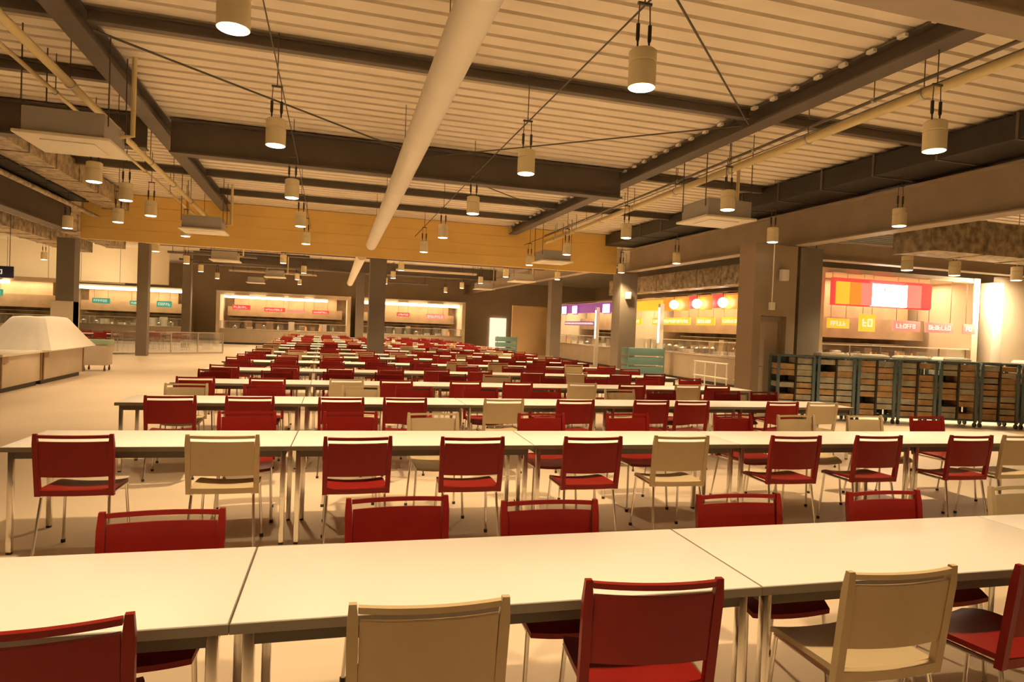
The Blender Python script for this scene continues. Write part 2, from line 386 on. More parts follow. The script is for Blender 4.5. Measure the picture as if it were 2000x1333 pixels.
# lamps of the same grid behind and beside the camera (light only reaches the photo)
for x in (-9, -6.2, -3.2, -.5, 2.5, 6.1, 9.4, 13):
    for y in (1.65,):
        lamp_light(x, y, E0*.72)
for x, y in ((-9,5),(-9,9),(-6.2,5.5),(-6.2,9.5),(-9,13),(-13,13),(-13,19),(-13,25)):
    lamp_light(x, y, E0*.35)
for k, (x, y, z) in enumerate(((11.57, 10.75, 3.13), (12.84, 10.75, 3.10), (14.6, 10.75, 3.10))):
    t = make_pendant(4.845-z); t.location = (x, y, z); t['label'] = 'low hanging pendant lamp below the foil box duct at right, %s from left' % ORD[k+1]
    o = lamp_light(0, 0, E0*.8, 140); o.parent = t; o.location = (0, 0, -.03)
# catenary feed wires
WG = 'lamp suspension wires'
rod('suspension_wire', 'thin wire linking the pendant lamps of the middle line', 'wire', [(2.47,4.1,4.30),(2.58,11.27,4.30),(2.77,20.2,4.30)], .009, M['cable'], WG)
rod('suspension_wire', 'thin wire linking the pendant lamps left of the duct', 'wire', [(-.565,4.1,4.30),(-.405,11.27,4.30),(-.26,20.2,4.30)], .007, M['cable'], WG)
rod('suspension_wire', 'thin wire linking the lamps beside the yellow pipe', 'wire', [(5.97,4.1,4.30),(6.27,20.2,4.30)], .007, M['cable'], WG)
# devices on the pier
t = thing('hanging_lamp', 'small white lamp on a thin rod hanging before the pier', 'lamp', (9.12, 11.75, 2.22), 0)
part('housing', M['white'], t, (-.05,.05,-.05,.05,0,.16), bev=.012)
bm = bmesh.new(); tube(bm, [(0,0,.16),(0,0,1.5)], .012, 8); obj('drop_rod', bm, M['white'], t); part('wall_arm', M['white'], t, (-.015,.015,.0,.2,1.44,1.48))
t = thing('wall_speaker', 'small white speaker box mounted high on the pier wall', 'speaker', (9.50, 11.95, 2.86), 0)
part('speaker_box', M['white'], t, (-.09,.09,-.12,-.01,0,.24), bev=.015); part('bracket', M['dark'], t, (-.03,.03,-.01,0,.06,.18))
t = thing('wall_speaker', 'small white speaker box on the column at bulkhead right end', 'speaker', (9.95, 20.19, 2.75), 0)
part('speaker_box', M['white'], t, (-.09,.09,-.12,-.01,0,.24), bev=.015); part('bracket', M['dark'], t, (-.03,.03,-.01,0,.06,.18))

# ------------------------------------------------------------------ tables
TW, TD, TH = 1.797, .686, .72
def make_table():
    t = thing('cafeteria_table', 'x', 'table', (0,0,0), 0, 'white cafeteria tables')
    part('tabletop', M['top'], t, (0, TW, 0, TD, TH-.022, TH), bev=.003)
    e = .003
    part('edge_band', M['edge'], t, (-e, TW+e, -e, .0, TH-.034, TH-.004), (-e, TW+e, TD, TD+e, TH-.034, TH-.004), (-e, 0, 0, TD, TH-.034, TH-.004), (TW, TW+e, 0, TD, TH-.034, TH-.004), (0, TW, 0, TD, TH-.034, TH-.0225))
    part('apron', M['apron'], t, (.05, TW-.05, .035, .055, TH-.085, TH-.034), (.05, TW-.05, TD-.055, TD-.035, TH-.085, TH-.034), (.035, .055, .035, TD-.035, TH-.085, TH-.034), (TW-.055, TW-.035, .035, TD-.035, TH-.085, TH-.034))
    for x in (.03, TW-.065):
        for y in (.03, TD-.065):
            l = part('leg', M['chrome'], t, (x, x+.035, y, y+.035, .012, TH-.034), bev=.006)
            bm = bmesh.new(); bx(bm, x+.003, x+.032, y+.003, y+.032, 0, .012); obj('foot_glide', bm, M['dark'], l)
    return t
proto_t = make_table(); ft = [True]
ROWS = [(-2.02, 2.14, -.0327), (-1.95, 5.036, -.0476), (-1.93, 7.50, -.020), (-1.86, 9.74, -.012), (-1.84, 12.2, -.012), (-1.84, 14.6, 0), (-1.82, 16.95, 0), (-1.8, 19.0, 0), (-1.78, 21.65, 0), (-1.75, 24.0, 0), (-1.72, 26.25, 0), (-1.7, 29.75, 0), (-1.7, 32.0, 0), (-1.7, 34.3, 0), (-1.6, 37.9, 0)]
for ri, (x, y, rz) in enumerate(ROWS):
    c, s = math.cos(rz), math.sin(rz)
    for k in range(5):
        a = k*(TW+.008)
        lb = 'white cafeteria table, %s from the left in the %s table row from the front' % (ORD[k+1], ORD[ri+1])
        loc = (x + c*a, y + s*a, 0)
        if ft[0]:
            ft[0] = False; proto_t.location = loc; proto_t.rotation_euler = (0,0,rz); proto_t['label'] = lb
        else: dup(proto_t, loc, rz, lb)

# ------------------------------------------------------------------ chairs
HW = .219
def back_y(z):            # back leans with height
    return -.195 - (z-.43)*.125
def sag(x, k=.03): return -k*(1-(x/HW)**2)
def make_chair(m):
    t = thing('cafeteria_chair', 'x', 'chair', (0,0,0), 0, 'cafeteria chairs')
    # frame: two posts, top rail and lower rail
    bm = bmesh.new()
    for s in (-1, 1):
        n = 6; pts = []
        prev = None
        for i in range(n+1):
            z = .425 + (.836-.425)*i/n; yb = back_y(z); w0 = .016; d0 = .015
            x = s*(HW-.006*(1-i/n))
            if i == n: w0, d0 = .011, .010
            ring = [bm.verts.new(p) for p in ((x-w0, yb-d0, z), (x+w0, yb-d0, z), (x+w0, yb+d0, z), (x-w0, yb+d0, z))]
            if prev:
                for k in range(4): bm.faces.new((prev[k], prev[(k+1)%4], ring[(k+1)%4], ring[k]))
            else: bm.faces.new(ring[::-1])
            prev = ring
        bm.faces.new(prev)
    def rail(za, zb, k, th):
        def fn(u, v):
            x = -HW+.015+(2*HW-.03)*u; z = za+(zb-za)*v
            return (x, back_y(z)+sag(x, k), z), (0, 1, .12)
        grid_solid(bm, fn, 10, 1, th)
    rail(.810, .829, .03, .017)
    rail(.43, .468, .018, .024)
    obj('back_frame', bm, m, t)
    bm = bmesh.new()
    def fnp(u, v):
        x = -HW+.02+(2*HW-.04)*u; z = .555+(.786-.555)*v
        return (x, back_y(z)+sag(x, .03)*.95, z), (0, 1, .12)
    grid_solid(bm, fnp, 12, 4, .014)
    obj('backrest', bm, m, t)
    bm = bmesh.new()
    def fns(u, v):
        x = (-.21+.42*u)*(1-.10*max(0, v-.75)/.25); y = -.19+.40*v
        z = .452 - .016*(1-(x/.21)**2) - .022*max(0, (v-.72)/.28)**2 + .01*(1-v)
        return (x, y, z), (0, .05, 1)
    grid_solid(bm, fns, 10, 10, .022)
    obj('seat', bm, m, t)
    bm = bmesh.new()
    for s in (-1, 1): tube(bm, [(s*.19, -.20, .425), (s*.19, .17, .425)], .010, 8)
    tube(bm, [(-.19, .12, .425), (.19, .12, .425)], .009, 8)
    obj('seat_frame', bm, M['chrome'], t)
    for s in (-1, 1):
        for pts in ([(s*.196, -.185, .43), (s*.218, -.26, .01)], [(s*.19, .165, .425), (s*.21, .20, .01)]):
            bm = bmesh.new(); tube(bm, pts, .0095, 10); l = obj('leg', bm, M['chrome'], t)
            bm = bmesh.new(); p = pts[1]; tube(bm, [(p[0], p[1], 0), (p[0], p[1], .022)], .014, 10); obj('foot_cap', bm, M['dark'], l)
    return t
proto_red = make_chair(M['red']); proto_beige = make_chair(M['beige'])
used = {'r': False, 'b': False}
def joined(proto, name, m):
    """one-mesh copy of a chair for the distant rows"""
    bm = bmesh.new(); mats = []
    def add(o):
        if o.type == 'MESH':
            n0 = len(bm.faces); bm.from_mesh(o.data); bm.faces.ensure_lookup_table()
            mm = o.data.materials[0]
            if mm not in mats: mats.append(mm)
            for f in bm.faces[n0:]: f.material_index = mats.index(mm)
        for c in o.children: add(c)
    add(proto)
    me = bpy.data.meshes.new(name); bm.to_mesh(me); bm.free()
    for mm in mats: me.materials.append(mm)
    smooth(me); return me
mesh_far = {'r': joined(proto_red, 'far_red_chair', M['red']), 'b': joined(proto_beige, 'far_beige_chair', M['beige'])}
def chair(kind, cx, cy, rot, label, detail=True):
    """cx,cy is the middle of the backrest top; rot = 0 faces away from the camera"""
    a = math.radians(rot); off = Vector((0, .247)); 
    lx = cx - math.sin(a)*.247; ly = cy + math.cos(a)*.247
    if detail:
        proto = proto_red if kind == 'r' else proto_beige
        if not used[kind]:
            used[kind] = True; proto.location = (lx, ly, 0); proto.rotation_euler = (0,0,a); proto['label'] = label; return proto
        return dup(proto, (lx, ly, 0), a, label)
    o = bpy.data.objects.new('cafeteria_chair', mesh_far[kind]); COL.objects.link(o)
    o.location = (lx, ly, 0); o.rotation_euler = (0,0,a)
    return tag(o, label, 'chair', 'cafeteria chairs')
CH = {
 (1,'near'): [('r',-.665,1.91,4),('b',.34,1.86,-4),('r',1.07,1.885,-9),('b',2.0,1.81,-2),('r',2.70,1.78,6)],
 (1,'far'): [('r',-.56,2.93,0),('r',.38,3.01,0),('r',1.06,2.86,-4),('r',2.06,2.84,-4),('r',2.92,2.79,-2),('b',3.90,2.78,-3)],
 (2,'near'): [('r',-1.47,4.83,-3),('b',-.58,4.77,-3),('r',.30,4.65,0),('r',1.10,4.60,-3),('r',2.02,4.56,-2),('b',2.77,4.56,-4),('r',3.78,4.51,-4),('r',4.62,4.48,-3),('r',5.39,4.44,-3),('b',6.2,4.43,0)],
 (2,'far'): [('r',-.54,5.98,4),('r',.31,5.94,0),('b',1.03,5.88,-1),('r',2.05,5.86,0),('r',2.94,5.86,2),('r',4.11,5.82,3),('b',4.83,5.76,0),('b',5.68,5.72,0),('r',6.47,5.66,0)],
 (3,'near'): [('r',-1.35,7.12,3),('r',-.62,7.10,0),('r',.27,7.06,0),('r',.93,7.06,-2),('b',1.99,7.04,1),('r',2.87,7.02,1),('r',3.70,7.0,1),('r',4.26,6.97,1),('r',5.56,6.95,0),('b',6.21,6.92,0)],
 (3,'far'): [('b',-1.43,8.42,2),('r',-.58,8.40,0),('b',.55,8.40,2),('r',1.21,8.38,2),('r',2.08,8.38,-1),('r',2.96,8.36,2),('b',4.05,8.34,2),('r',4.67,8.30,2),('r',5.72,8.28,4),('r',6.34,8.26,1)],
 (4,'near'): [('r',-1.49,9.38,3),('r',-.61,9.38,0),('b',.42,9.37,2),('r',1.10,9.36,2),('r',2.0,9.34,2),('r',2.88,9.32,2),('b',3.74,9.30,-2),('r',4.73,9.29,2),('b',5.36,9.28,2),('r',6.14,9.26,2)],
}
def clear_of_legs(ri, cx, prev=None):
    x, y, rz = ROWS[ri-1]; out = cx if prev is None else max(cx, prev+.53)
    for _ in range(2):
        for k in range(6):
            q = x + math.cos(rz)*(k*(TW+.008)-.004); dx = out-q
            if abs(dx) < .345: out = q + (.347 if dx > 0 or (prev is not None and q-.347 < prev+.53) else -.347)
    return out
NM = {'r': 'burgundy', 'b': 'beige'}
for (ri, side), lst in CH.items():
    pv = None
    for i, (k, cx, cy, rot) in enumerate(lst):
        lb = '%s chair with thin legs, %s from left on the %s side of %s table row' % (NM[k], ORD[i+1], side, ORD[ri])
        cx = pv = clear_of_legs(ri, cx, pv)
        chair(k, cx, cy, rot + (180 if side == 'far' else 0), lb)
rnd = random.Random(11)
for ri in range(4, len(ROWS)+1):
    x, y, rz = ROWS[ri-1]
    for side in (('far',) if ri == 4 else ('near', 'far')):
        for i in range(10):
            cx = x + .42 + i*.882 + rnd.uniform(-.08, .08); k = 'b' if rnd.random() < .2 else 'r'
            cy = y + math.sin(rz)*(cx-x) + (-.33 if side == 'near' else TD+.30) + rnd.uniform(-.05, .05)
            if abs(cx-1.75) < .62 and any(abs(cy-c) < .75 for c in (20.82, 36.7)): continue
            cx = clear_of_legs(ri, cx)
            lb = 'small distant %s chair, %s from left on the %s side of %s table row' % (NM[k], ORD[i+1], side, ORD[ri])
            chair(k, cx, cy, rnd.uniform(-5, 5) + (180 if side == 'far' else 0), lb, detail=False)
# left dining area tables
for i, (x, y) in enumerate([(-9.9, 31.2), (-7.5, 33.6)]):
    dup(proto_t, (x, y, 0), 0, 'white table in the far left dining area, %s from the left' % ORD[i+1])
    for j, cx in enumerate((.45, 1.35)):
        for side in ('near', 'far'):
            chair('r', x+cx, y + (-.33 if side == 'near' else TD+.30), 180*(side == 'far'), 'burgundy chair on the %s %s side of the %s far left dining table' % (('left','right')[j], side, ORD[i+1]), detail=False)

# ------------------------------------------------------------------ tray racks at the right
def tray_rack(x, y, rz, idx, w=.74, h=1.27):
    t = thing('tray_rack', 'blue grey wheeled tray rack before the red sign stall, %s from the left' % ORD[idx], 'rack', (x, y, 0), rz, 'tray racks at the right')
    for sx in (0, w-.035):
        for sy in (0, .5):
            part('post', M['blue'], t, (sx-.012, sx+.047, sy, sy+.035, .10, h), bev=.006)
    part('top_frame', M['blue'], t, (0, w, 0, .035, h, h+.035), (0, w, .5, .535, h, h+.035), (0, .035, .035, .5, h, h+.035), (w-.035, w, .035, .5, h, h+.035))
    part('bottom_frame', M['blue'], t, (.035, w-.035, .035, .5, .12, .15))
    part('divider', M['dark'], t, (w/2-.016, w/2+.016, .01, .04, .15, h)); part('divider', M['dark'], t, (w/2-.016, w/2+.016, .495, .525, .15, h))
    part('back_panel', M['blue'], t, (.04, w-.04, .537, .545, .15, h))
    for sx in (.02, w-.02):
        for sy in (.03, .5):
            bm = bmesh.new(); tube(bm, [(sx-.015, sy, .05), (sx+.015, sy, .05)], .05, 12); bx(bm, sx-.012, sx+.012, sy-.012, sy+.012, .05, .12); obj('castor', bm, M['dark'], t)
    rr = random.Random(idx)
    for col in (0, 1):
        x0 = .04 + col*(w/2-.02); x1 = x0 + w/2-.06
        for lv in range(9):
            z = .16 + lv*.122
            if rr.random() < .06: continue
            bm = bmesh.new(); dz = .092 + rr.random()*.022
            bx(bm, x0, x1, .045, .485, z, z+.008); bx(bm, x0, x1, .045, .055, z+.008, z+dz); bx(bm, x0, x1, .475, .485, z+.008, z+dz)
            bx(bm, x0, x0+.01, .055, .475, z+.008, z+dz); bx(bm, x1-.01, x1, .055, .475, z+.008, z+dz)
            o = obj('food_tray', bm, M['tray'] if rr.random() < (.12+.11*idx) else M['tray2'], sm=False)
            o.location = (x, y, 0); o.rotation_euler = (0,0,rz)
            tag(o, 'tray in the %s half of the %s tray rack, %s level up' % (('left','right')[col], ORD[idx], ORD[lv+1]), 'tray', 'trays in the tray racks')
p = Vector((8.95, 11.25)); dirv = Vector((.958, -.33)).normalized()
for i in range(7):
    q = p + dirv*(.80*i)
    tray_rack(q.x, q.y, math.atan2(dirv.y, dirv.x), i+1)
    if i in (1, 2, 3, 4, 6):   # items lying on top of the racks
        c = Matrix.Rotation(math.atan2(dirv.y, dirv.x), 2) @ Vector((.35, .27))
        bm = bmesh.new(); bx(bm, -.28, .28, -.2, .2, 0, .05, bev=.01); bx(bm, -.26, .26, -.18, .18, .05, .07)
        o = obj('storage_tub', bm, M['white']); o.location = (q.x+c.x, q.y+c.y, 1.27+.035); o.rotation_euler = (0,0,math.atan2(dirv.y, dirv.x))
        tag(o, 'shallow white tub lying on top of the %s tray rack' % ORD[i+1], 'tub', 'tubs on the tray racks')
def crate_cart(x, y, label, w=.95, h=.95, m='teal'):
    t = thing('crate_cart', label, 'cart', (x, y, 0), 0)
    for k in range(4): part('crate', M[m], t, (0, w, 0, .5, .15+k*.27, .15+k*.27+.22), bev=.01)
    part('post', M[m], t, (-.03, 0, 0, .03, .1, h)); part('post', M[m], t, (w, w+.03, 0, .03, .1, h))
    for sx in (.06, w-.06):
        for sy in (.06, .44):
            bm = bmesh.new(); tube(bm, [(sx-.015, sy, .05), (sx+.015, sy, .05)], .05, 10); bx(bm, sx-.012, sx+.012, sy-.012, sy+.012, .05, .15); obj('castor', bm, M['dark'], t)
crate_cart(8.8, 17.6, 'teal stacked crate cart before the yellow lit stall', w=1.15, h=1.22)
crate_cart(8.4, 30.8, 'dark green cart before the tan partition far back', h=1.22)

for k, (y0, y1) in enumerate(((13.6, 15.4), (15.8, 17.4))):
    t = thing('queue_rail', 'white tube queue rail before the yellow lit stall, %s one from the pier' % ORD[k+1], 'rail', (10.9, 0, 0), 0, 'queue rails')
    for i in range(4):
        yy = y0 + (y1-y0)*i/3; bm = bmesh.new(); tube(bm, [(0, yy, 0), (0, yy, .86)], .02, 8); obj('post', bm, M['white'], t)
    for z in (.45, .86): 
        bm = bmesh.new(); tube(bm, [(0, y0-.05, z), (0, y1+.05, z)], .022, 8); obj('handrail', bm, M['white'], t)
# ------------------------------------------------------------------ salad bars at the left
def salad_bar(x, y, w, d, label, cover, idx):
    t = thing('salad_bar', label, 'salad bar', (x, y, 0), 0, 'salad bars at the left')
    part('cabinet', M['counter'], t, (0, w, 0, d, .10, .70), bev=.01)
    part('kick_base', M['dark'], t, (.06, w-.06, .06, d-.06, 0, .10))
    part('counter_rim', M['white'], t, (-.05, w+.05, -.05, d+.05, .70, .75), bev=.012)
    part('corner_trim', M['brown'], t, (w-.01, w+.02, -.01, .03, .1, .70)); part('corner_trim', M['brown'], t, (w-.01, w+.02, d-.03, d+.01, .1, .70))
    part('bracket', M['brown'], t, (w-.25, w+.03, -.02, .0, .58, .70)); part('bracket', M['brown'], t, (w+.0, w+.03, .0, .25, .58, .70))
def long_cover(x0, x1, y0, y1, z0, z1, ix, iy, label):
    bm = bmesh.new(); rings = []
    for f in (0, .08, .35, .65, .93, 1.0):
        e = f + (.03 if f == 1.0 else 0); sw = .05*max(0, .25-f)/.25
        xa, xb, ya, yb = x0+ix*e-sw, x1-ix*e+sw, y0+iy*e-sw, y1-iy*e+sw
        per = []
        for (ax, ay, bx_, by_) in ((xa,ya,xb,ya),(xb,ya,xb,yb),(xb,yb,xa,yb),(xa,yb,xa,ya)):
            for k in range(14):
                g = k/14; wob = .022*math.sin(g*34+3*f)*(1.05-f)
                per.append((ax+(bx_-ax)*g+wob, ay+(by_-ay)*g+wob, z0+(z1-z0)*f+.02*math.sin(g*PI)*(f > .9)))
        rings.append([bm.verts.new(p_) for p_ in per])
    for i in range(len(rings)-1):
        L = len(rings[i])
        for k in range(L): bm.faces.new((rings[i][k], rings[i][(k+1)%L], rings[i+1][(k+1)%L], rings[i+1][k]))
    bm.faces.new(rings[-1]); bm.faces.new(rings[0][::-1])
    tag(obj('dust_cover', bm, M['cloth']), label, 'cover')
long_cover(-6.85, -5.5, 16.45, 19.35, .753, 1.45, .35, .75, 'white cloth cover draped over the salad bar at the left')
salad_bar(-6.72, 14.6, 1.05, 1.88, 'uncovered beige salad bar counter at the left edge nearest the camera', True, 1)
salad_bar(-6.72, 16.6, 1.05, 2.55, 'beige salad bar counter standing under the white cloth cover', True, 2)
salad_bar(-8.9, 15.4, 1.05, 2.4, 'beige counter at the left edge behind the covered salad bars', False, 3)
t = thing('service_cart', 'small cart with pale green top right of the salad bars', 'cart', (-6.12, 20.5, 0), 0)
part('cart_body', M['counter'], t, (0, .62, 0, .55, .16, .72), bev=.01); part('cart_top', M['greenp'], t, (-.03, .65, -.03, .58, .72, .86), bev=.02)
for sx in (.06, .56):
    for sy in (.06, .49):
        bm = bmesh.new(); tube(bm, [(sx-.015, sy, .05), (sx+.015, sy, .05)], .05, 10); bx(bm, sx-.012, sx+.012, sy-.012, sy+.012, .05, .16); obj('castor', bm, M['dark'], t)
# glass barrier on the left
t = thing('glass_barrier', 'low glass barrier with metal rails on the floor left of the aisle', 'barrier', (-7.6, 28.9, 0), math.radians(38))
part('bottom_rail', M['steel'], t, (0, 4.6, -.03, .03, 0, .06)); part('top_rail', M['steel'], t, (0, 4.6, -.02, .02, .88, .92))
for k in range(4): part('glass_pane', M['glass'], t, (k*1.15+.04, k*1.15+1.11, -.006, .006, .06, .88))
for k in range(5): part('post', M['steel'], t, (k*1.15-.02, k*1.15+.02, -.02, .02, .06, .88))

# ------------------------------------------------------------------ food stalls
def lettering(bm, x0, x1, y, z0, z1, seed):
    rr = random.Random(seed); x = x0; h = z1-z0
    while x < x1-.2*h:
        w = h*rr.uniform(.45, .8)
        if x+w > x1: break
        k = rr.randint(0, 3); s = .16*h
        bx(bm, x, x+s, y, y+.012, z0, z1)
        if k in (0, 1): bx(bm, x+s, x+w, y, y+.012, z1-s, z1)
        if k in (1, 2): bx(bm, x+s, x+w, y, y+.012, z0+.42*h, z0+.42*h+s)
        if k in (0, 2, 3): bx(bm, x+s, x+w, y, y+.012, z0, z0+s)
        if k in (0,): bx(bm, x+w-s, x+w, y, y+.012, z0+s, z1-s)
        x += w + .22*h

def stall(label, org, rz, W, nm, signs=(), strip=None, header=None, depth=2.4, back='kitchen', pans=8, top=3.35, head_z=2.62, pan_seed=0, ctop=.95, equip=True):
    """front along local +x, facing local -y"""
    t = thing('food_stall', label, 'food stall', org, rz, 'food stalls along the walls')
    part('counter_base', M['counter'], t, (0, W, 0, .6, .0, ctop-.05), bev=.008)
    part('kick_plate', M['dark'], t, (.02, W-.02, -.012, -.002, 0, .1))
    part('countertop', M['ctop'], t, (-.02, W+.02, -.06, .66, ctop-.05, ctop), bev=.008)
    part('glass_guard', M['glass'], t, (.05, W-.05, .05, .06, ctop+.02, ctop+.40)); 
    part('guard_shelf', M['white'], t, (.03, W-.03, -.02, .26, ctop+.42, ctop+.445))
    for k in range(6): part('guard_post', M['steel'], t, (k*W/5-.015+.05*(k == 0)-.05*(k == 5), k*W/5+.015+.05*(k == 0)-.05*(k == 5), .065, .09, ctop, ctop+.42))
    part('back_wall', M[back], t, (0, W, depth, depth+.08, 0, top))
    part('jamb', M['wall2'], t, (-.22, 0, -.05, depth, 0, top)); part('jamb', M['wall2'], t, (W, W+.22, -.05, depth, 0, top))
    part('canopy', M['wall2'], t, (0, W, -.02, .2, head_z+.42, top)); part('stall_ceiling', M['wall2'], t, (0, W, .2, depth, top-.1, top))
    part('back_counter', M['ctop'], t, (.2, W-.2, depth-.55, depth-.02, 0, .9)); part('wall_shelf', M['steel'], t, (.3, W-.3, depth-.35, depth, 1.55, 1.58))
    part('exhaust_hood', M['brown'], t, (.25, W-.25, depth-.95, depth-.05, 1.72, 2.30), (.6, W-.6, depth-.7, depth-.2, 2.30, top-.1))
    if strip:
        x0, x1, z0, z1 = strip; part('light_strip', M['strip'], t, (x0, x1, -.10, -.02, z0, z1), bev=.01)
    for i, (x0, x1, z0, z1, mk, txt) in enumerate(signs):
        s = part('sign_panel', M[mk], t, (x0, x1, -.16, -.11, z0, z1), bev=.006)
        if txt:
            bm = bmesh.new(); hh = (z1-z0)*.45; zc = (z0+z1)/2
            lettering(bm, x0+.08, x1-.08, -.174, zc-hh/2, zc+hh/2, i+pan_seed*13); 
            if len(bm.verts): obj('sign_lettering', bm, M['letter'], s, False)
            else: bm.free()
        bm = bmesh.new(); tube(bm, [((x0+.1), -.135, z1), ((x0+.1), -.135, head_z+.43)], .008, 6); tube(bm, [((x1-.1), -.135, z1), ((x1-.1), -.135, head_z+.43)], .008, 6)
        bx(bm, x0+.08, x1-.08, -.14, -.02, head_z+.425, head_z+.44); obj('sign_hanger', bm, M['steel'], s)
    l = bpy.data.lights.new('stall_light', 'AREA'); l.energy = 20*W; l.color = (1, .77, .45); l.shape = 'RECTANGLE'; l.size = W*.9; l.size_y = .5
    lo_ = bpy.data.objects.new('stall_light', l); COL.objects.link(lo_); lo_.parent = t; lo_.location = (W/2, depth*.45, top-.14)
    rr = random.Random(pan_seed); ca, sa = math.cos(rz), math.sin(rz)
    def put(o, x, y, z):
        o.location = (org[0]+ca*x-sa*y, org[1]+sa*x+ca*y, z); o.rotation_euler = (0,0,rz)
    for k in range(pans):
        x = .4 + (W-.8)*(k+.5)/pans
        bm = bmesh.new(); kind = rr.randint(0, 2)
        if kind == 0:
            h = rr.uniform(.12, .22); lathe(bm, [(.08,0),(.13,.01),(.135,h),(.125,h),(.05,h+.03),(.02,h+.06)], 14); nmn = 'stock_pot'; mk = 'steel'; cat = 'pot'
        elif kind == 1:
            bx(bm, -.16,.16,-.12,.12,0,.012); bx(bm,-.16,.16,-.12,-.108,.012,.11); bx(bm,-.16,.16,.108,.12,.012,.11); bx(bm,-.16,-.148,-.108,.108,.012,.11); bx(bm,.148,.16,-.108,.108,.012,.11); nmn = 'serving_pan'; mk = 'white'; cat = 'pan'
        else:
            lathe(bm, [(.05,0),(.055,.01),(.055,.16),(.03,.2),(.025,.26)], 12); nmn = 'sauce_bottle'; mk = rr.choice(['signorange','white','greenp']); cat = 'bottle'
        o = obj(nmn, bm, M[mk]); put(o, x, .42, ctop+.002)
        tag(o, 'small %s on the counter of the %s, %s from left' % (nmn.replace('_', ' '), nm, ORD[k+1]), cat, 'wares on stall counters')
    if equip:
        for k in range(max(3, int(W/.7))):
            x = .45 + (W-.9)*(k+.5)/max(3, int(W/.7)); bm = bmesh.new()
            w, h = rr.uniform(.14, .24), rr.uniform(.25, .60)
            bx(bm, -w, w, -.2, .2, 0, h, bev=.01); bx(bm, -w*.8, w*.8, -.215, -.2, h*.2, h*.8)
            bx(bm, w*.86, w*.94, -.225, -.2, h*.3, h*.7)
            o = obj('kitchen_machine', bm, M[rr.choice(['steel', 'white', 'brown', 'column'])]); put(o, x, depth-.42, .902)
            tag(o, 'kitchen machine at the back of the %s, %s from left' % (nm, ORD[k+1]), 'machine', 'machines at stall backs')
    return t

# far wall stalls
stall('far left stall with a bright strip and teal green signs', (-13.6, 43.0, 0), 0, 6.0, 'green sign stall', strip=(.1, 5.9, 2.92, 3.06),
      signs=((1.3, 2.2, 2.12, 2.42, 'signgreen', True), (3.2, 4.2, 2.1, 2.35, 'signgreen', True), (4.6, 5.4, 2.05, 2.4, 'signgreen', True)), pan_seed=1, top=3.2, head_z=2.6)
stall('far stall with red hanging signs left of the middle column', (-5.6, 43.0, 0), 0, 7.4, 'red sign stall', strip=(.2, 6.2, 2.78, 2.92),
      signs=((.7, 1.7, 2.1, 2.38, 'signred', True), (2.5, 3.7, 2.05, 2.3, 'signred', True), (3.8, 4.9, 2.05, 2.2, 'signpink', False), (5.3, 6.3, 2.02, 2.25, 'signred', True)), pan_seed=2, top=3.2, head_z=2.55)
stall('far stall with a bright strip and faint red signs right of the middle column', (2.6, 43.0, 0), 0, 6.6, 'faint red sign stall', strip=(.1, 6.4, 2.8, 2.98),
      signs=((2.3, 3.1, 2.1, 2.35, 'signred', True), (4.2, 5.4, 2.0, 2.35, 'signpink', True)), pan_seed=3, top=3.2, head_z=2.6)
stall('farthest left stall with a dim green sign behind the salad bars', (-19.6, 34.2, 0), 0, 8.4, 'dim green sign stall', strip=(5.0, 6.6, 2.72, 2.86),
      signs=((5.2, 6.4, 2.15, 2.45, 'signgreen', True), (1, 2, 2.15, 2.45, 'signorange', True)), pan_seed=4, top=3.05, head_z=2.45, depth=2.0)
# right wall stalls face the hall (rz = -90deg : local -y -> world -x)
stall('stall with yellow lit band and orange signs behind the teal crate cart', (12.7, 25.4, 0), -PI/2, 8.6, 'yellow lit stall',
      signs=((.3, 2.9, 2.52, 2.92, 'signyellow', False), (3.0, 4.75, 2.50, 2.95, 'signorange', False), (4.8, 5.25, 2.55, 3.0, 'signred', False), (5.3, 6.2, 2.50, 2.95, 'signorange', False), (6.25, 6.75, 2.55, 3.0, 'signred', False), (6.8, 7.7, 2.50, 2.95, 'signorange', False), (7.75, 8.4, 2.52, 2.98, 'signpurple', False), (.5, 1.3, 1.98, 2.24, 'signyellow', True), (2.2, 4.9, 1.98, 2.24, 'signyellow', True), (5.3, 6.4, 1.98, 2.24, 'signyellow', True), (6.8, 8.0, 2.0, 2.24, 'signyellow', True)), pan_seed=5, top=3.1, head_z=2.6, pans=16, ctop=1.0)
stall('stall with purple canopy and white pink lit panels far right', (12.9, 35.2, 0), -PI/2, 8.6, 'purple stall',
      signs=((.2, 8.4, 2.52, 2.98, 'signpurple', False), (2.0, 6.0, 1.9, 2.1, 'signpurple', True)), pan_seed=6, top=3.1, head_z=2.6, pans=8)
stall('stall at the right with the large red and white lit sign', (12.4, 14.0, 0), 0, 5.0, 'red and white sign stall',
      signs=((.05, .72, 1.95, 2.2, 'signyellow', True), (1.05, 1.55, 1.9, 2.35, 'signyellow', True), (2.15, 3.05, 1.95, 2.22, 'signpink', True), (3.25, 4.2, 1.95, 2.22, 'signpink', True), (4.55, 4.98, 1.95, 2.22, 'signpink', True)), pan_seed=7, top=3.5, head_z=2.95, pans=9, ctop=1.1, back='kitchen', depth=2.2)

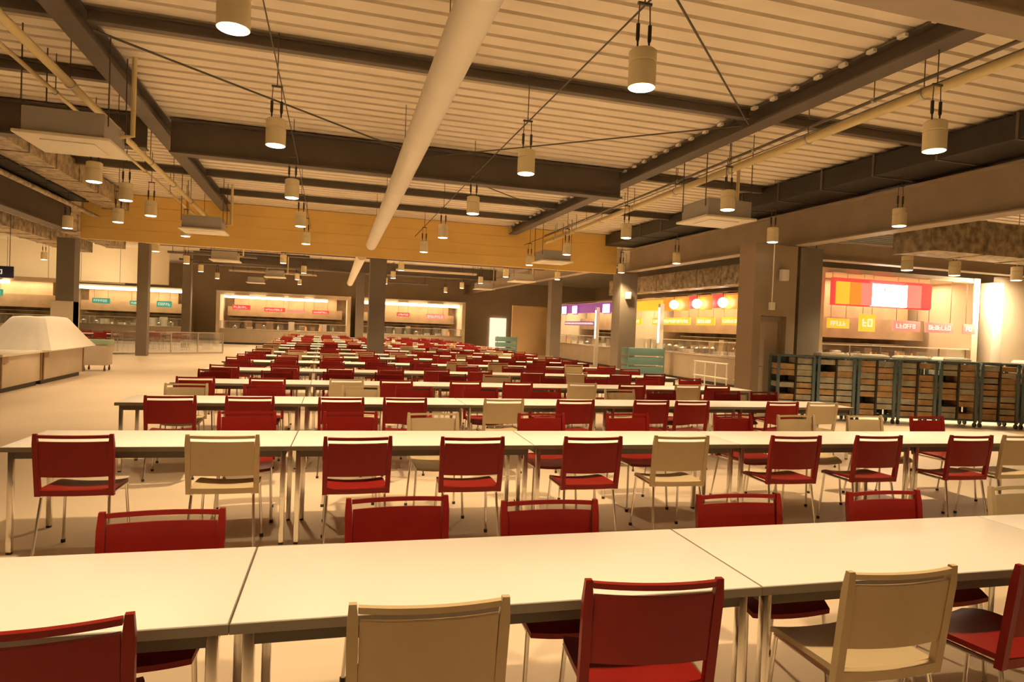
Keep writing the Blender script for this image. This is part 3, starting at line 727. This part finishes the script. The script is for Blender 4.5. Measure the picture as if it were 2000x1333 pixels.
# lit emblem panels
def lit_panel(name, label, boxes, m, org, rz, grp=None):
    bm = bmesh.new()
    for b in boxes: bx(bm, *b, bev=.006)
    o = obj(name, bm, M[m]); o.location = org; o.rotation_euler = (0,0,rz); return tag(o, label, 'sign', grp)
t = thing('lit_sign', 'large illuminated sign, red at the ends and glaring white in the middle', 'sign', (12.4, 13.62, 0), 0)
part('sign_face', M['signyellow'], t, (.04, .42, -.06, .0, 2.56, 3.12)); part('sign_face', M['signorange'], t, (.42, .78, -.06, .0, 2.56, 3.12)); part('sign_face', M['signpink'], t, (.78, 1.12, -.06, 0, 2.56, 3.12))
part('sign_face', M['signlit'], t, (1.12, 2.25, -.06, 0, 2.56, 3.12)); part('sign_face', M['signpink'], t, (2.25, 2.72, -.06, 0, 2.56, 3.15)); part('sign_face', M['signred'], t, (2.72, 3.06, -.06, 0, 2.56, 3.18))
part('sign_box', M['signred'], t, (.0, 3.1, 0, .14, 2.53, 3.22))
bm = bmesh.new(); lettering(bm, 1.5, 1.8, -.075, 2.92, 3.02, 3); obj('sign_lettering', bm, M['cable'], t, False)
for k, yy in enumerate((21.25, 19.75, 18.25)):
    t = thing('sign_lamp', 'glowing round lamp before the orange sign band, %s from left' % ORD[k+1], 'lamp', (12.33, yy, 2.70), 0, 'glowing sign lamps')
    bm = bmesh.new(); bmesh.ops.create_uvsphere(bm, u_segments=16, v_segments=10, radius=.16); obj('bulb', bm, M['signlit'], t)
    bm = bmesh.new(); tube(bm, [(0,0,.13),(0,0,.30),(.2,0,.34)], .012, 8); obj('lamp_arm', bm, M['dark'], t)
for k, (yy, w) in enumerate(((33.1, .5), (31.6, .5), (27.75, .62))):
    t = thing('lit_panel_sign', 'small glowing pinkish white panel on the purple canopy, %s from left' % ORD[k+1], 'sign', (12.66, yy, 2.50), -PI/2, 'glowing pink panels')
    part('panel_face', M['pinklit'], t, (-w/2, w/2, -.06, 0, 0, .38)); part('panel_frame', M['signpurple'], t, (-w/2-.06, w/2+.06, 0, .05, -.05, .43))
for (x, y, lb) in ((12.3, 22.1, 'slim white lit post at the left of the yellow stall'), (12.5, 28.4, 'slim cream lit post of the purple stall')):
    t = thing('lit_post', lb, 'post', (x, y, 0), 0)
    part('post_body', M['white'], t, (-.08, .08, -.08, .08, 0, 2.75)); part('lit_face', M['strip'], t, (-.085, -.08, -.06, .06, 1.3, 2.6))
t = thing('white_pillar', 'bright white pillar lit at the right end of the red sign stall', 'pillar', (18.0, 13.9, 0), 0)
part('shaft', M['white'], t, (-.19, .19, -.19, .19, 0, 3.4), bev=.01); part('base_block', M['wall2'], t, (-.23, .23, -.23, .23, 0, .12))
l = bpy.data.lights.new('pillar_light', 'AREA'); l.energy = 120; l.color = (1, .8, .5); l.size = .5
o = bpy.data.objects.new('pillar_light', l); COL.objects.link(o); o.location = (17.7, 13.2, 3.3); o.rotation_euler = (math.radians(30), math.radians(10), 0)
for k, x in enumerate((-15.5, -12.6, -9.7)):  # added fill bars, not known fixtures of the hall; they brighten the cream bulkhead
    t = thing('added_fill_bar', 'slim added fill bar brightening the cream bulkhead at left, %s from left' % ORD[k+1], 'lamp', (x, 34.9, 2.95), 0, 'added bulkhead fill bars')
    part('fill_bar', M['white'], t, (-1.0, 1.0, -.06, .06, 0, .07), bev=.01)
    for sx in (-.8, .8):
        bm = bmesh.new(); tube(bm, [(sx, 0, .07), (sx, 0, 1.9)], .008, 6); obj('hanger_rod', bm, M['cable'], t)
    l = bpy.data.lights.new('bulkhead_fill_light', 'AREA'); l.energy = 24; l.color = (1, .76, .44); l.shape = 'RECTANGLE'; l.size = 1.9; l.size_y = .1
    o = bpy.data.objects.new('bulkhead_fill_light', l); COL.objects.link(o); o.parent = t; o.location = (0, .07, .10); o.rotation_euler = (math.radians(130), 0, 0)
# bright doorway far back
bm = bmesh.new(); bx(bm, 11.9, 13.1, 45.9, 45.98, 0, 2.3); d = struct('door_2', bm, M['doorlit'])
t = thing('hanging_sign', 'dark navy hanging sign at the left edge', 'sign', (-8.1, 20.3, 2.42), 0)
part('sign_panel', M['navy'], t, (-.9, .45, -.03, .03, 0, .30), bev=.005)
bm = bmesh.new(); lettering(bm, -.7, .3, -.045, .09, .21, 21); obj('sign_lettering', bm, M['letter'], t, False)
bm = bmesh.new(); tube(bm, [(-.7,0,.3),(-.7,0,2.4)], .008, 6); tube(bm, [(.36,0,.3),(.36,0,2.4)], .008, 6); obj('hanger_rod', bm, M['cable'], t)
# services under the far roof
rr = random.Random(5)
for k in range(9):
    y = [25.2,26.4,28.4,30.2,31.3,32.6,35.0,37.4,39.5][k]; x0 = rr.choice([-6, -4.5, 2.6, 3.5]); x1 = x0 + rr.uniform(2.5, 5)
    z = rr.uniform(4.02, 4.2)
    t = thing('cable_tray', 'dark cable tray under the far roof, %s back from the bulkhead' % ORD[k+1], 'cable tray', (0,0,0), 0, 'cable trays under the far roof')
    part('tray', M[('column', 'wall2', 'girder')[k % 3]], t, (x0, x1, y, y+.3, z, z+.02), (x0, x1, y, y+.015, z+.02, z+.08), (x0, x1, y+.285, y+.3, z+.02, z+.08))
    for xx in (x0+.2, x1-.2):
        bm = bmesh.new(); tube(bm, [(xx, y-.01, z), (xx, y-.01, 4.86)], .012, 6); obj('hanger_rod', bm, M['cable'], t)
for k, (x, y) in enumerate(((-3.2, 25.6), (-2.0, 33.8), (8.3, 27), (8.4, 34), (-3.4, 40.2))):
    cassette(x, y, 'small far ceiling cassette past the bulkhead, %s in that row' % ORD[k+1])
for y in (28.5, 36.7):
    ibeam('roof_girder', 'dark girder far past the mustard bulkhead, %s one back' % ('first' if y < 30 else 'second'), 'girder', 'x', -6.0, 9.6, y-.6, 4.25, 4.83, .26, M['girder'], GR)

# ------------------------------------------------------------------ world, camera
w = bpy.data.worlds.new('World'); S.world = w; w.use_nodes = True
w.node_tree.nodes['Background'].inputs[0].default_value = (1, .72, .42, 1); w.node_tree.nodes['Background'].inputs[1].default_value = .02
yaw, pitch, roll, H, F = .2878, -.0195, .0394, 1.624, 1290.0
cy, sy = math.cos(yaw), math.sin(yaw)
fwd = Vector((sy*math.cos(pitch), cy*math.cos(pitch), math.sin(pitch))); right = Vector((cy, -sy, 0)); down = fwd.cross(right)
r2 = math.cos(roll)*right - math.sin(roll)*down; d2 = math.sin(roll)*right + math.cos(roll)*down
mw = Matrix((( r2.x, -d2.x, -fwd.x, 0), (r2.y, -d2.y, -fwd.y, 0), (r2.z, -d2.z, -fwd.z, H), (0,0,0,1)))
cam = bpy.data.cameras.new('camera'); co = bpy.data.objects.new('camera', cam); COL.objects.link(co)
co.matrix_world = mw; cam.sensor_width = 36; cam.lens = F*36/2000; cam.clip_start = .05; cam.clip_end = 200
S.camera = co
S.view_settings.view_transform = 'Standard'; S.view_settings.look = 'None'; S.view_settings.gamma = 1; S.view_settings.use_curve_mapping = False
S.view_settings.exposure = 0.28
